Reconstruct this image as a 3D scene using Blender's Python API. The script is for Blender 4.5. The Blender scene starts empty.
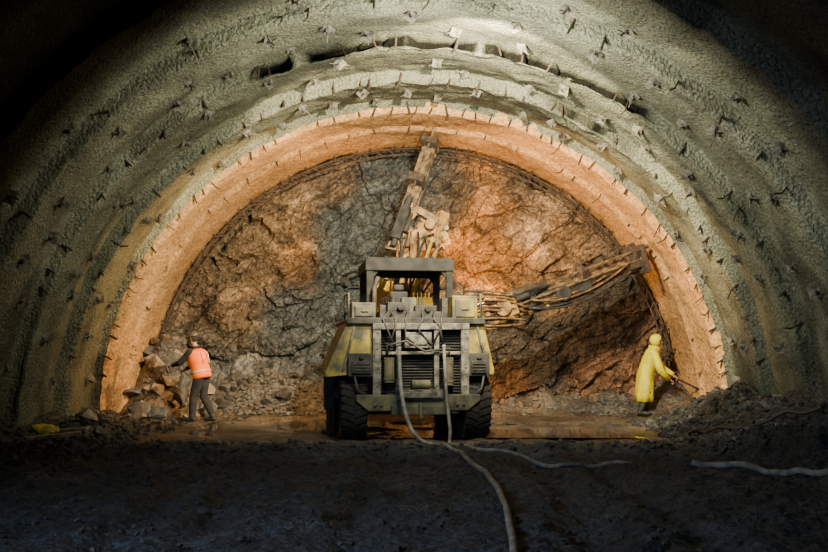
import bpy, bmesh, math, random
from mathutils import Vector, Matrix, noise, Quaternion
random.seed(7)
F=900.0; CX=414.0; HY=342.0; CH=1.6
scene=bpy.context.scene
COL=scene.collection
def W(px,py,D): return Vector(((px-CX)/F*D, D, CH-(py-HY)/F*D))
def sm(a,b,x):
    t=max(0.0,min(1.0,(x-a)/(b-a))); return t*t*(3-2*t)
def fr(x,y,z,o=4): return noise.fractal(Vector((x,y,z)),1.0,2.0,o)

# ---------------- materials ----------------
def new_mat(name):
    m=bpy.data.materials.new(name); m.use_nodes=True
    nt=m.node_tree; b=nt.nodes['Principled BSDF']; return m,nt,b
def mat(name,c1,c2=None,scale=6,rough=0.8,metal=0.0,bump=0.3,bdist=0.02,detail=6,mid=0.5,bscale=None):
    m,nt,b=new_mat(name)
    c2=c2 or tuple(v*0.6 for v in c1)
    tc=nt.nodes.new('ShaderNodeTexCoord')
    n=nt.nodes.new('ShaderNodeTexNoise'); n.inputs['Scale'].default_value=scale; n.inputs['Detail'].default_value=detail
    r=nt.nodes.new('ShaderNodeValToRGB')
    r.color_ramp.elements[0].position=mid-0.12; r.color_ramp.elements[1].position=mid+0.12
    r.color_ramp.elements[0].color=(*c1,1); r.color_ramp.elements[1].color=(*c2,1)
    nt.links.new(tc.outputs['Object'],n.inputs['Vector']); nt.links.new(n.outputs['Fac'],r.inputs['Fac'])
    nt.links.new(r.outputs['Color'],b.inputs['Base Color'])
    b.inputs['Roughness'].default_value=rough; b.inputs['Metallic'].default_value=metal
    if bump>0:
        n2=nt.nodes.new('ShaderNodeTexNoise'); n2.inputs['Scale'].default_value=bscale or scale*4; n2.inputs['Detail'].default_value=5
        bp=nt.nodes.new('ShaderNodeBump'); bp.inputs['Strength'].default_value=bump; bp.inputs['Distance'].default_value=bdist
        nt.links.new(tc.outputs['Object'],n2.inputs['Vector']); nt.links.new(n2.outputs['Fac'],bp.inputs['Height'])
        nt.links.new(bp.outputs['Normal'],b.inputs['Normal'])
    return m
def attr_mat(name,rough=0.9,s1=3.0,s2=25.0,amp=0.35,bump=0.6,bdist=0.03,bs=18,spec=0.3,wet=False):
    m,nt,b=new_mat(name)
    tc=nt.nodes.new('ShaderNodeTexCoord')
    at=nt.nodes.new('ShaderNodeAttribute'); at.attribute_name='Col'
    def nz(s,d):
        n=nt.nodes.new('ShaderNodeTexNoise'); n.inputs['Scale'].default_value=s; n.inputs['Detail'].default_value=d
        nt.links.new(tc.outputs['Object'],n.inputs['Vector']); return n
    n1=nz(s1,6); n2=nz(s2,6)
    mr=nt.nodes.new('ShaderNodeMapRange'); mr.inputs[1].default_value=0.3; mr.inputs[2].default_value=0.7
    mr.inputs[3].default_value=1-amp; mr.inputs[4].default_value=1+amp
    mr2=nt.nodes.new('ShaderNodeMapRange'); mr2.inputs[1].default_value=0.35; mr2.inputs[2].default_value=0.65
    mr2.inputs[3].default_value=1-min(.9,amp*1.6); mr2.inputs[4].default_value=1+amp*1.6
    nt.links.new(n1.outputs['Fac'],mr.inputs[0]); nt.links.new(n2.outputs['Fac'],mr2.inputs[0])
    mu=nt.nodes.new('ShaderNodeMath'); mu.operation='MULTIPLY'
    nt.links.new(mr.outputs[0],mu.inputs[0]); nt.links.new(mr2.outputs[0],mu.inputs[1])
    vm=nt.nodes.new('ShaderNodeVectorMath'); vm.operation='SCALE'
    nt.links.new(at.outputs['Color'],vm.inputs[0]); nt.links.new(mu.outputs[0],vm.inputs['Scale'])
    nt.links.new(vm.outputs[0],b.inputs['Base Color'])
    b.inputs['Specular IOR Level'].default_value=spec
    b.inputs['Roughness'].default_value=rough
    n3=nz(bs,8)
    bp=nt.nodes.new('ShaderNodeBump'); bp.inputs['Strength'].default_value=bump; bp.inputs['Distance'].default_value=bdist
    nt.links.new(n3.outputs['Fac'],bp.inputs['Height']); nt.links.new(bp.outputs['Normal'],b.inputs['Normal'])
    if wet:
        sx=nt.nodes.new('ShaderNodeSeparateXYZ'); nt.links.new(tc.outputs['Object'],sx.inputs[0])
        a=nt.nodes.new('ShaderNodeMapRange'); a.inputs[1].default_value=14.4; a.inputs[2].default_value=15.2
        nt.links.new(sx.outputs['Y'],a.inputs[0])
        rr=nt.nodes.new('ShaderNodeMapRange'); rr.inputs[3].default_value=rough; rr.inputs[4].default_value=0.4
        nt.links.new(a.outputs[0],rr.inputs[0]); nt.links.new(rr.outputs[0],b.inputs['Roughness'])
    return m
M={}
M['yellow']=mat('rig_yellow',(0.30,0.235,0.035),(0.06,0.056,0.038),4,0.6,0,0.2)
M['lit_yellow']=mat('lit_rig_yellow',(0.70,0.45,0.04),(0.32,0.21,0.04),4,0.6,0,0.2)  # brighter copy of the rig yellow, lit look put into the colour
M['olive']=mat('rig_olive',(0.12,0.115,0.06),(0.04,0.04,0.034),5,0.7,0,0.25)
M['dgrey']=mat('rig_dark_grey',(0.018,0.018,0.017),(0.055,0.052,0.046),6,0.7,0.2,0.2)
M['cgrey']=mat('canopy_dark_steel',(0.012,0.012,0.011),(0.03,0.029,0.026),6,0.8,0.1,0.2)
M['lgrey']=mat('rig_light_grey',(0.19,0.18,0.15),(0.045,0.045,0.038),8,0.7,0.1,0.2)
M['black']=mat('rig_black',(0.010,0.010,0.010),(0.025,0.025,0.025),8,0.7,0,0.1)
M['rubber']=mat('tyre_rubber',(0.005,0.005,0.005),(0.016,0.015,0.013),7,0.95,0,0.3)
M['steel']=mat('worn_steel',(0.38,0.27,0.16),(0.09,0.065,0.045),8,0.5,0.4,0.2)
M['rust']=mat('rusty_steel',(0.05,0.042,0.035),(0.12,0.085,0.06),14,0.8,0.3,0.3)
M['bplate']=mat('bolt_plate_steel',(0.26,0.25,0.20),(0.07,0.065,0.055),14,0.8,0.1,0.3)
M['hose']=mat('dusty_hose',(0.24,0.23,0.20),(0.11,0.105,0.09),9,0.75,0,0.3)
M['hoseb']=mat('black_hose',(0.02,0.02,0.02),(0.05,0.045,0.04),8,0.6,0,0.1)
M['hoset']=mat('muddy_hose',(0.30,0.16,0.06),(0.08,0.045,0.025),8,0.7,0,0.1)
M['boom']=mat('boom_paint',(0.52,0.29,0.08),(0.10,0.07,0.045),7,0.65,0.0,0.3)
M['rockp']=mat('pale_rock',(0.42,0.35,0.27),(0.15,0.12,0.095),3,0.95,0,0.6,0.03)
M['rockg']=mat('grey_rock',(0.16,0.16,0.15),(0.07,0.069,0.062),4,0.95,0,0.8,0.04)
M['rockd']=mat('dark_rock',(0.065,0.062,0.056),(0.03,0.029,0.027),5,0.95,0,0.8,0.04)
M['rockb']=mat('brown_rock',(0.22,0.155,0.10),(0.09,0.062,0.045),5,0.95,0,0.8,0.04)
M['vest']=mat('orange_vest_fabric_glow',(0.95,0.17,0.005),(0.85,0.13,0.004),8,0.8,0,0.3)
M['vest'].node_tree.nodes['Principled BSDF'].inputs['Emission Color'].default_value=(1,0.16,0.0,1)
M['vest'].node_tree.nodes['Principled BSDF'].inputs['Emission Strength'].default_value=0.22  # vest glows slightly by itself to look brighter, it is no lamp
M['refl']=mat('reflective_tape',(0.75,0.72,0.6),(0.65,0.62,0.5),8,0.35,0.2,0)
M['cloth']=mat('dark_workwear',(0.03,0.032,0.038),(0.015,0.016,0.02),10,0.9,0,0.4)
M['jean']=mat('work_trousers',(0.03,0.03,0.033),(0.015,0.015,0.018),10,0.9,0,0.4)
M['boot']=mat('rubber_boots',(0.02,0.02,0.018),(0.05,0.045,0.035),10,0.6,0,0.2)
M['skin']=mat('skin',(0.45,0.26,0.17),(0.36,0.2,0.13),10,0.6,0,0.1)
M['hair']=mat('dark_hair',(0.015,0.011,0.009),(0.03,0.02,0.015),40,0.8,0,0.4)
M['helmet']=mat('scuffed_helmet',(0.07,0.06,0.05),(0.12,0.1,0.08),10,0.4,0,0.1)
M['coat']=mat('yellow_oilskin',(0.88,0.80,0.01),(0.64,0.57,0.01),6,0.5,0,0.3)
M['wood']=mat('timber',(0.34,0.28,0.19),(0.17,0.14,0.1),6,0.85,0,0.4)
M['sack']=mat('yellow_plastic',(0.6,0.5,0.06),(0.3,0.25,0.04),6,0.6,0,0.4)
M['water']=mat('muddy_water',(0.060,0.048,0.036),(0.045,0.036,0.028),1.5,0.06,0,0.12,0.01,bscale=5)
m,nt,b=new_mat('lamp_glow'); b.inputs['Emission Color'].default_value=(1,0.82,0.5,1); b.inputs['Emission Strength'].default_value=6; M['glow']=m

# ---------------- mesh builder ----------------
class B:
    def __init__(s): s.bm=bmesh.new()
    def box(s,c,size,rot=None):
        mt=Matrix.Translation(Vector(c))
        if rot is not None: mt=mt@(rot.to_matrix().to_4x4() if isinstance(rot,Quaternion) else rot.to_4x4())
        mt=mt@Matrix.Diagonal((size[0],size[1],size[2],1))
        bmesh.ops.create_cube(s.bm,size=1,matrix=mt); return s
    def bb(s,x0,x1,y0,y1,z0,z1): return s.box(((x0+x1)/2,(y0+y1)/2,(z0+z1)/2),(x1-x0,y1-y0,z1-z0))
    def beam(s,p0,p1,w,h,up=(0,0,1)):
        p0=Vector(p0);p1=Vector(p1);d=p1-p0;L=d.length;t=d/L;u=Vector(up)
        b=t.cross(u).normalized();n=b.cross(t)
        R=Matrix((b,t,n)).transposed()
        return s.box((p0+p1)/2,(w,L,h),R)
    def tube(s,pts,r,seg=10,cap=True):
        pts=[Vector(p) for p in pts]; n=len(pts)
        rs=r if isinstance(r,(list,tuple)) else [r]*n
        rings=[];prev=None
        for i,p in enumerate(pts):
            t=(pts[min(i+1,n-1)]-pts[max(i-1,0)])
            if t.length<1e-7: t=Vector((0,0,1))
            t.normalize()
            if prev is None:
                a=Vector((0,0,1)) if abs(t.z)<0.9 else Vector((1,0,0))
                u=t.cross(a).normalized()
            else:
                u=(prev-t*prev.dot(t))
                u=u.normalized() if u.length>1e-6 else t.orthogonal().normalized()
            prev=u; v=t.cross(u)
            rings.append([s.bm.verts.new(p+(u*math.cos(2*math.pi*k/seg)+v*math.sin(2*math.pi*k/seg))*rs[i]) for k in range(seg)])
        for a,b in zip(rings,rings[1:]):
            for k in range(seg):
                s.bm.faces.new((a[k],a[(k+1)%seg],b[(k+1)%seg],b[k]))
        if cap:
            s.bm.faces.new(rings[0][::-1]); s.bm.faces.new(rings[-1])
        return s
    def cyl(s,p0,p1,r,r1=None,seg=14): return s.tube([p0,p1],[r,r if r1 is None else r1],seg)
    def loft(s,rings,seg=20,cap=True):
        R=[]
        for c,rx,ry,u,v in rings:
            c=Vector(c);u=Vector(u);v=Vector(v)
            R.append([s.bm.verts.new(c+u*rx*math.cos(2*math.pi*k/seg)+v*ry*math.sin(2*math.pi*k/seg)) for k in range(seg)])
        for a,b in zip(R,R[1:]):
            for k in range(seg): s.bm.faces.new((a[k],a[(k+1)%seg],b[(k+1)%seg],b[k]))
        if cap: s.bm.faces.new(R[0][::-1]); s.bm.faces.new(R[-1])
        return s
    def prism(s,poly,ext):
        ext=Vector(ext); a=[s.bm.verts.new(Vector(p)) for p in poly]; b=[s.bm.verts.new(Vector(p)+ext) for p in poly]
        n=len(a); s.bm.faces.new(a[::-1]); s.bm.faces.new(b)
        for k in range(n): s.bm.faces.new((a[k],a[(k+1)%n],b[(k+1)%n],b[k]))
        return s
    def ball(s,c,r,sc=(1,1,1),sub=2,rot=None):
        mt=Matrix.Translation(Vector(c))
        if rot is not None: mt=mt@rot.to_4x4()
        bmesh.ops.create_icosphere(s.bm,subdivisions=sub,radius=r,matrix=mt@Matrix.Diagonal((*sc,1))); return s
    def done(s,name,m,parent=None,bevel=0.0,smooth=False,label=None,cat=None,group=None,kind=None):
        bmesh.ops.recalc_face_normals(s.bm,faces=s.bm.faces[:])
        me=bpy.data.meshes.new(name); s.bm.to_mesh(me); s.bm.free()
        o=bpy.data.objects.new(name,me); COL.objects.link(o)
        me.materials.append(m)
        if smooth:
            for p in me.polygons: p.use_smooth=True
        if parent: o.parent=parent
        if bevel>0:
            bv=o.modifiers.new('bevel','BEVEL'); bv.width=bevel; bv.segments=2; bv.limit_method='ANGLE'
        tag(o,label,cat,group,kind); return o
def tag(o,label=None,cat=None,group=None,kind=None):
    if label:o['label']=label
    if cat:o['category']=cat
    if group:o['group']=group
    if kind:o['kind']=kind
def grid_obj(name,verts,faces,cols,m,smooth):
    me=bpy.data.meshes.new(name); me.from_pydata(verts,[],faces); me.update()
    ca=me.color_attributes.new('Col','FLOAT_COLOR','POINT')
    flat=[]
    for c in cols: flat.extend((c[0],c[1],c[2],1.0))
    ca.data.foreach_set('color',flat)
    o=bpy.data.objects.new(name,me); COL.objects.link(o); me.materials.append(m)
    if smooth: me.polygons.foreach_set('use_smooth',[True]*len(me.polygons))
    return o

# ---------------- ground ----------------
def gh(x,y):
    h=0.06*fr(x*0.5,y*0.35,3.1,3)
    h+=0.04*fr(x*2.3,y*1.6,9.1,4)
    for rx in (-2.6,-1.9,-0.4,1.5,2.3):
        h-=0.09*math.exp(-((x-rx-0.15*math.sin(y*0.6+rx))/0.2)**2)*(1-sm(12.2,13.5,y))
    h+=0.11*math.exp(-((y-13.0)/0.7)**2)*(0.7+0.9*fr(x*0.9,2.2,0,4))
    s=sm(4.3,6.6,x)*(1-sm(17.3,18.9,y))*sm(6,15,y); h+=s*(0.78+0.35*fr(x,y,5,4))
    s=sm(4.6,6.6,-x)*(1-sm(17.0,18.5,y))*sm(6,13,y); h+=s*(0.28+0.25*fr(x,y,5,4))
    f=sm(19.1,20.6,y); h+=f*(0.35+0.55*math.exp(-((x+3.4)/1.3)**2)+0.25*fr(x*1.3,y,1,3))
    h+=1.5*math.exp(-((x+5.55)/0.6)**2)*sm(18.5,20.0,y)
    h+=0.35*sm(4.9,5.9,x)*sm(18.6,19.6,y)
    return h
nx,ny=320,440
vs=[];fs=[];cs=[]
def gfull(x,y):
    rough=1+2.4*sm(4.2,5.0,abs(x))+1.3*(1-sm(13.2,14.0,y))
    wet=sm(14.2,15.2,y)*(1-sm(19,20,y))*(1-sm(4,5,abs(x)))
    return gh(x,y)+0.022*rough*(1-.6*wet)*fr(x*5,y*5,2,5)
for j in range(ny+1):
    y=1.5+20*(j/ny)
    for i in range(nx+1):
        x=-8+16*i/nx
        vs.append((x,y,gfull(x,y)))
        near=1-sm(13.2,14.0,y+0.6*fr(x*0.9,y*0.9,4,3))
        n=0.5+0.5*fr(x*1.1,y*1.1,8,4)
        dark=(0.018,0.022,0.029); dark2=(0.055,0.062,0.076)  # unlit near floor: shade painted into the muck as dark blue-grey
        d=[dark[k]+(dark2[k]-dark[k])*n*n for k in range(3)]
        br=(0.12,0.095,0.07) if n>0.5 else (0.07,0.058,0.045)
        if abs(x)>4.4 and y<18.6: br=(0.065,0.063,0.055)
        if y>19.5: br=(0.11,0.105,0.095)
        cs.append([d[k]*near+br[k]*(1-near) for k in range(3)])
for j in range(ny):
    for i in range(nx):
        a=j*(nx+1)+i; fs.append((a,a+1,a+nx+2,a+nx+1))
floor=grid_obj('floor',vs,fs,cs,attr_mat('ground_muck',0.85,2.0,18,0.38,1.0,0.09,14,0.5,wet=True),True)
tag(floor,kind='structure',label='churned muck floor with wheel ruts, shade painted near, wet brown mud',cat='ground')
b=B(); vm_={}; st=0.05; lev=0.012
def wv(i,j):
    if (i,j) not in vm_: vm_[(i,j)]=b.bm.verts.new((i*st,j*st,lev))
    return vm_[(i,j)]
for i in range(int(-4.0/st),int(4.1/st)):
    for j in range(int(14.9/st),int(19.4/st)):
        x=(i+.5)*st;y=(j+.5)*st
        if gh(x,y)<lev+.015 and fr(x*.5+3,y*.5,7,3)>-0.22+.5*sm(3.2,4.1,x): b.bm.faces.new((wv(i,j),wv(i+1,j),wv(i+1,j+1),wv(i,j+1)))
b.done('puddle',M['water'],label='shallow muddy puddles on the floor around the rig',cat='puddle',kind='stuff')

# ---------------- tunnel lining ----------------
STEPS=[18.0,16.1,14.2,12.35,10.5,8.6,6.7,4.8,2.9,1.0,-0.9]
def RL(D,th):
    for k in range(len(STEPS)-1):
        a,b=STEPS[k+1],STEPS[k]
        if a<=D<=b:
            t=(D-a)/(b-a); return 6.26+0.22*t**1.6
    return 6.26
def lin_disp(x,y,z):
    return 0.03*fr(x*0.55,y*0.8,z*0.55,4)+0.035*fr(x*2.4,y*2.4,z*2.4,5)
def slot(sd,th):
    deg=math.degrees(th); w=0
    for s0,c0,hw,amt in ((14.2,84,29,1.0),(16.1,60,7,0.35)):
        if s0==sd: w=max(w,amt*sm(hw+3,hw-5,abs(deg-c0))*max(0,min(1,0.85+1.0*fr(th*11,sd,0,5))))
    return w
rows=[]
for k in range(len(STEPS)-1,0,-1):
    a,b=STEPS[k],STEPS[k-1]
    n=5 if b<8 else 28
    for i in range(n): rows.append((a+0.02+(b-a-0.04)*i/(n-1),0,b))
    rows.append((b,1,b)); rows.append((b,2,b))
NT=500
vs=[];cs=[];fs=[]
t0,t1=math.radians(-6),math.radians(186)
for D,kd,sd in rows:
    for i in range(NT+1):
        th=t0+(t1-t0)*i/NT
        w=slot(sd,th) if sd-D<0.5 else 0
        r=RL(min(D,sd-1e-4),th) if kd==0 else (6.47-0.02*(1-w) if kd==1 else 6.47-(0.09+0.07*fr(th*16,sd,2,4))*w-0.16*(1-w))
        wob=0.05*fr(math.cos(th)*2.1,math.floor(sd/1.9)*3.7,math.sin(th)*2.1,3) if kd or sd-D<.4 or D-(sd-1.9)<.4 else 0
        DD=D+wob*1.2
        if kd: DD+=0.5*w
        x,z=math.cos(th)*r,math.sin(th)*r
        r-=lin_disp(x,D,z)
        if kd==0 and D-(sd-1.9)<0.25: r-=0.03*(1-(D-(sd-1.9))/.25)+0.03*fr(th*20,D,0,3)
        vs.append((math.cos(th)*r,DD,math.sin(th)*r))
        n=0.5+0.5*fr(x*0.7,D*0.7,z*0.7,4)
        c=[0.175+0.15*n,0.185+0.155*n,0.135+0.115*n]
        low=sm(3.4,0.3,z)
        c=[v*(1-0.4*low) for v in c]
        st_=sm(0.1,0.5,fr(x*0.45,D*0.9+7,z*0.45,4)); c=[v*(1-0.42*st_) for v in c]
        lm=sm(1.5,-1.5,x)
        near_shade=1-sm(9.7+1.1*lm,10.8+1.6*lm,D+0.5*fr(th*4,D*.5,3,3)); c=[v*(1-0.74*near_shade) for v in c]  # shade of the unlit near arch painted into the lining colour
        if kd: c=[v*(1-0.97*min(1,3*w)) for v in c]  # slot walls painted near-black, shade of the crack put into colour
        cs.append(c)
for j in range(len(rows)-1):
    for i in range(NT):
        a=j*(NT+1)+i; fs.append((a,a+1,a+NT+2,a+NT+1))
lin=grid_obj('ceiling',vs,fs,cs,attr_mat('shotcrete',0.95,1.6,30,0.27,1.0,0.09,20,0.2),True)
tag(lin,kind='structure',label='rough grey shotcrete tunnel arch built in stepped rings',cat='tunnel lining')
vs=[];cs=[];fs=[]
prof=[(18.04,6.40),(18.03,6.20)]+[(18.03+1.12*i/10,6.20-0.01*i/10) for i in range(1,11)]+[(19.17,6.12)]+[(19.17+1.3*i/10,6.12-0.06*i/10) for i in range(1,11)]+[(20.5,6.06),(20.56,6.14),(21.0,6.25),(21.6,6.4)]
for q_,(D,rr) in enumerate(prof):
    for i in range(NT+1):
        th=t0+(t1-t0)*i/NT
        r=rr
        x,z=math.cos(th)*r,math.sin(th)*r
        r-=0.04*fr(x*0.8,D,z*0.8,3)+0.028*fr(x*4,D*4,z*4,4)
        vs.append((math.cos(th)*r,D+0.05*fr(th*9,D*.1,0,3),math.sin(th)*r))
        n=0.5+0.5*fr(x*0.8,D*1.2,z*0.8,4)
        c=[0.58+0.24*n,0.325+0.15*n,0.13+0.07*n]  # fresh shotcrete with the warm lamp light painted into its colour
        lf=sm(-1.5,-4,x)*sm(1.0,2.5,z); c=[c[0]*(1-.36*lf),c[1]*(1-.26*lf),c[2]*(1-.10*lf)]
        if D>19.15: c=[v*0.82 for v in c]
        if D>20.52: c=[0.04,0.03,0.024]  # gap behind the ring: its shade painted as near-black
        cs.append(c)
for j in range(len(prof)-1):
    for i in range(NT):
        a=j*(NT+1)+i; fs.append((a,a+1,a+NT+2,a+NT+1))
ring=grid_obj('trim_1',vs,fs,cs,attr_mat('fresh_shotcrete_lamp_tint',0.92,1.4,16,0.22,0.9,0.06,14,0.2),True)
tag(ring,kind='structure',label='rough shotcrete ring with orange lamp tint in its colour',cat='tunnel ring')

# ---------------- rock face ----------------
BL=[
(200,300,(0.18,0.13,0.08),55),(240,250,(0.19,0.14,0.085),55),(290,210,(0.20,0.14,0.08),45),(330,180,(0.15,0.11,0.075),35),
(390,185,(0.078,0.098,0.11),44),(365,240,(0.068,0.09,0.105),42),(335,300,(0.052,0.075,0.092),58),(320,350,(0.08,0.108,0.13),45),(350,270,(0.058,0.08,0.096),42),
(285,265,(0.30,0.17,0.07),20),(230,340,(0.13,0.12,0.10),38),(265,385,(0.13,0.14,0.145),55),(180,350,(0.25,0.215,0.165),30),(225,375,(0.135,0.14,0.14),35),
(440,190,(0.12,0.095,0.07),28),(485,210,(0.30,0.16,0.065),40),(470,250,(0.54,0.24,0.06),36),(500,260,(0.47,0.22,0.06),35),
(550,215,(0.42,0.29,0.18),30),(530,185,(0.13,0.095,0.065),25),(570,240,(0.28,0.17,0.085),32),(600,250,(0.15,0.105,0.07),25),
(540,290,(0.22,0.13,0.06),30),(500,330,(0.085,0.075,0.065),38),(560,350,(0.065,0.06,0.055),42),(600,320,(0.065,0.057,0.05),38),  # darkest blobs here paint the right boom's cast shadow into the rock
(610,375,(0.22,0.115,0.06),32),(640,350,(0.17,0.095,0.055),30),(520,390,(0.23,0.135,0.07),32),(440,330,(0.11,0.09,0.07),40),
(430,390,(0.20,0.135,0.08),40),(240,300,(0.22,0.165,0.10),30),(215,275,(0.13,0.10,0.075),25),(290,320,(0.075,0.09,0.10),40)]
def face_col(x,z,n1,n2):
    px=CX+x/20.9*F+24*n1; py=HY-(z-CH)/20.9*F+24*n2
    tot=0;c=[0,0,0]
    for bx,by,bc,br in BL:
        w=math.exp(-((px-bx)**2+(py-by)**2)/(br*br*0.42))+1e-9
        tot+=w
        for k in range(3): c[k]+=w*bc[k]
    return [0.74*v/tot for v in c]
def hsh(p,k):
    v=math.sin(p.x*12.98+p.y*78.23+p.z*37.7+k*19.19)*43758.5; return v-math.floor(v)
vs=[];cs=[];fs=[]
gx,gz=460,240
for j in range(gz+1):
    z=-0.3+6.75*j/gz
    for i in range(gx+1):
        x=-6.6+13.2*i/gx
        d=0.0; sh=1.0
        wx=0.20*fr(x*0.9,z*0.9,1,4); wz=0.20*fr(x*0.9,z*0.9,5,4)
        for sc,am in ((0.7,0.55),(1.7,0.27),(4.2,0.11),(9,0.05)):
            u=(x*0.85+z*0.5); v=(-x*0.5+z*0.85)
            q=Vector((u*sc*0.7+wx*sc,v*sc*1.3+wz*sc,3.3*sc))
            dist,pts=noise.voronoi(q)
            p=pts[0]
            e=0.6+0.4*sm(0,.15,dist[1]-dist[0])
            tx,tz,of=hsh(p,1)-0.5,hsh(p,2)-0.5,hsh(p,3)-0.5
            d+=am*e*(of*.5+1.6*tx*(q.x-p.x)+1.6*tz*(q.y-p.y))
            sh*=1+0.28*(hsh(p,4)-0.5)
        d+=0.14*fr(x*0.8,z*0.8,4,3)+0.08*fr(x*3.2,z*3.2,8,6)
        y=20.95+d-0.35*sm(1.6,0,z)
        n1=fr(x*0.7,z*0.7,11,5);n2=fr(x*0.7,z*0.7,17,5)
        c=face_col(x,z,n1,n2)
        hl=(1+0.8*sm(0.15,0.6,fr(x*1.2-z*.5,z*2.0,29,5)))*(1-0.55*sm(0.2,.6,fr(x*1.6,z*2.2+x,37,5)))
        cs.append([v*sh*hl for v in c]); vs.append((x,y,z))
for j in range(gz):
    for i in range(gx):
        a=j*(gx+1)+i; fs.append((a,a+1,a+gx+2,a+gx+1))
face=grid_obj('wall_back',vs,fs,cs,attr_mat('blasted_rock',0.65,2.5,16,0.32,1.0,0.08,9,0.45),False)
tag(face,kind='structure',label='jagged brown and blue-grey blasted rock face',cat='rock face')

g=B()
def arcpts(R,D,a0=-2,a1=182,n=96):
    return [(R*math.cos(math.radians(a0+(a1-a0)*k/n)),D,R*math.sin(math.radians(a0+(a1-a0)*k/n))) for k in range(n+1)]
g.tube(arcpts(5.98,20.36),0.022,6); g.tube(arcpts(5.98,20.52),0.022,6); g.tube(arcpts(5.86,20.44),0.022,6)
A=arcpts(5.86,20.44,n=130);Bq=arcpts(5.98,20.36,n=130);Cq=arcpts(5.98,20.52,n=130)
for k in range(0,130,2):
    g.cyl(A[k],Bq[k+1],0.014,seg=5); g.cyl(A[k],Cq[k+1],0.014,seg=5)
g.done('lattice_girder',M['rust'],smooth=False,label='steel lattice girder arch lining the edge of the rock face',cat='steel arch')

def pipe_mesh(nm,L,r,bend=0):
    b=B(); b.tube([(0,0,-0.12),(0,0,L*0.5),(bend,0,L)],r,8)
    me=bpy.data.meshes.new(nm); b.bm.to_mesh(me); b.bm.free(); me.materials.append(M['rust']); return me
pm=[pipe_mesh('forepole_pipe',0.13,0.015),pipe_mesh('forepole_pipe_bent',0.22,0.011,0.06),pipe_mesh('forepole_pipe_short',0.1,0.018)]
def place(name,me,loc,zdir,roll,scale,label,cat,group):
    o=bpy.data.objects.new(name,me); COL.objects.link(o)
    q=Vector(zdir).normalized().to_track_quat('Z','Y')@Quaternion((0,0,1),roll)
    o.rotation_mode='QUATERNION'; o.rotation_quaternion=q; o.location=loc; o.scale=(scale,)*3
    tag(o,label,cat,group); return o
for sd,R,n,lo,hi in ((18.0,6.26,60,8,172),(19.15,6.16,30,8,172),(16.1,6.30,40,10,170),(14.2,6.30,34,15,165),(12.35,6.30,16,30,150),(20.3,6.03,46,8,172)):
    for k in range(n):
        a=math.radians(lo+(hi-lo)*(k+0.5+random.uniform(-.35,.35))/n)
        if random.random()<0.1: continue
        rr=R+random.uniform(-0.02,0.03)
        p=(rr*math.cos(a),sd-0.01,rr*math.sin(a))
        inward=Vector((-math.cos(a),0,-math.sin(a)))
        dirv=Vector((0,-1,0))*random.uniform(0.2,.8)+inward*random.uniform(0.6,1.0)+Vector((random.uniform(-.3,.3),0,-0.15))
        place('forepole_pipe',random.choice(pm),p,dirv,random.uniform(0,6),random.uniform(0.8,1.3),'rusty steel pipe stub poking out of the shotcrete step','pipe','forepole stubs along the arch steps')

def bolt_mesh(v):
    b=B()
    s=0.17
    b.box((0,0,0.02),(s,s,0.014)); b.ball((0,0,0.03),0.05,(1,1,0.5),1)
    b.cyl((0,0,0.03),(0,0,0.07),0.028,seg=6); b.cyl((0,0,-.05),(0.03,0.02,0.18),0.013,seg=7)
    if v>=1:
        b.tube([(-0.15,-0.08,0.0),(0,0.0,0.05),(0.14,0.11,0.05)],0.008,6)
    if v>=2:
        b.tube([(0.10,-0.15,0.0),(0,0.02,0.07),(-0.08,0.16,0.08)],0.008,6)
    if v==3:
        b.tube([(0.02,0,0.09),(0.08,-0.06,0.16),(0.11,-0.19,0.17)],0.007,5)
    me=bpy.data.meshes.new('rock_bolt'); bmesh.ops.recalc_face_normals(b.bm,faces=b.bm.faces[:]); b.bm.to_mesh(me); b.bm.free()
    me.materials.append(M['bplate']); return me
bmz=[bolt_mesh(i) for i in range(4)]
lab=['square steel plate and nut of a rock bolt on shotcrete','rock bolt plate with a bent rebar stub','rock bolt plate with crossed wire ends sticking out','rock bolt tangled with bent tie wires']
row=0
for k in range(0,4):
    a,b=STEPS[k+1],STEPS[k]
    for f in (0.28,0.74):
        D=a+(b-a)*f; row+=1
        if D<11.3: continue
        st=11.0
        ang=6+(row%2)*st/2
        while ang<175:
            th=math.radians(ang+random.uniform(-3,3)); DD=D+random.uniform(-.3,.3)
            r=RL(DD,th); x,z=r*math.cos(th),r*math.sin(th)
            r-=lin_disp(x,DD,z)+0.05
            pos=Vector((r*math.cos(th),DD,r*math.sin(th)))
            px=CX+pos.x/DD*F; py=HY-(pos.z-CH)/DD*F
            if -30<px<858 and -30<py<420 and random.random()<0.9:
                v=random.choice((0,1,1,2,3))
                n=Vector((-math.cos(th)+random.uniform(-.3,.3),random.uniform(-1.5,-.8),-math.sin(th)))
                place('rock_bolt',bmz[v],pos,n,random.uniform(0,6.28),random.uniform(0.8,1.1),lab[v],'rock bolt','rock bolts across the tunnel lining')
            ang+=st

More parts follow.
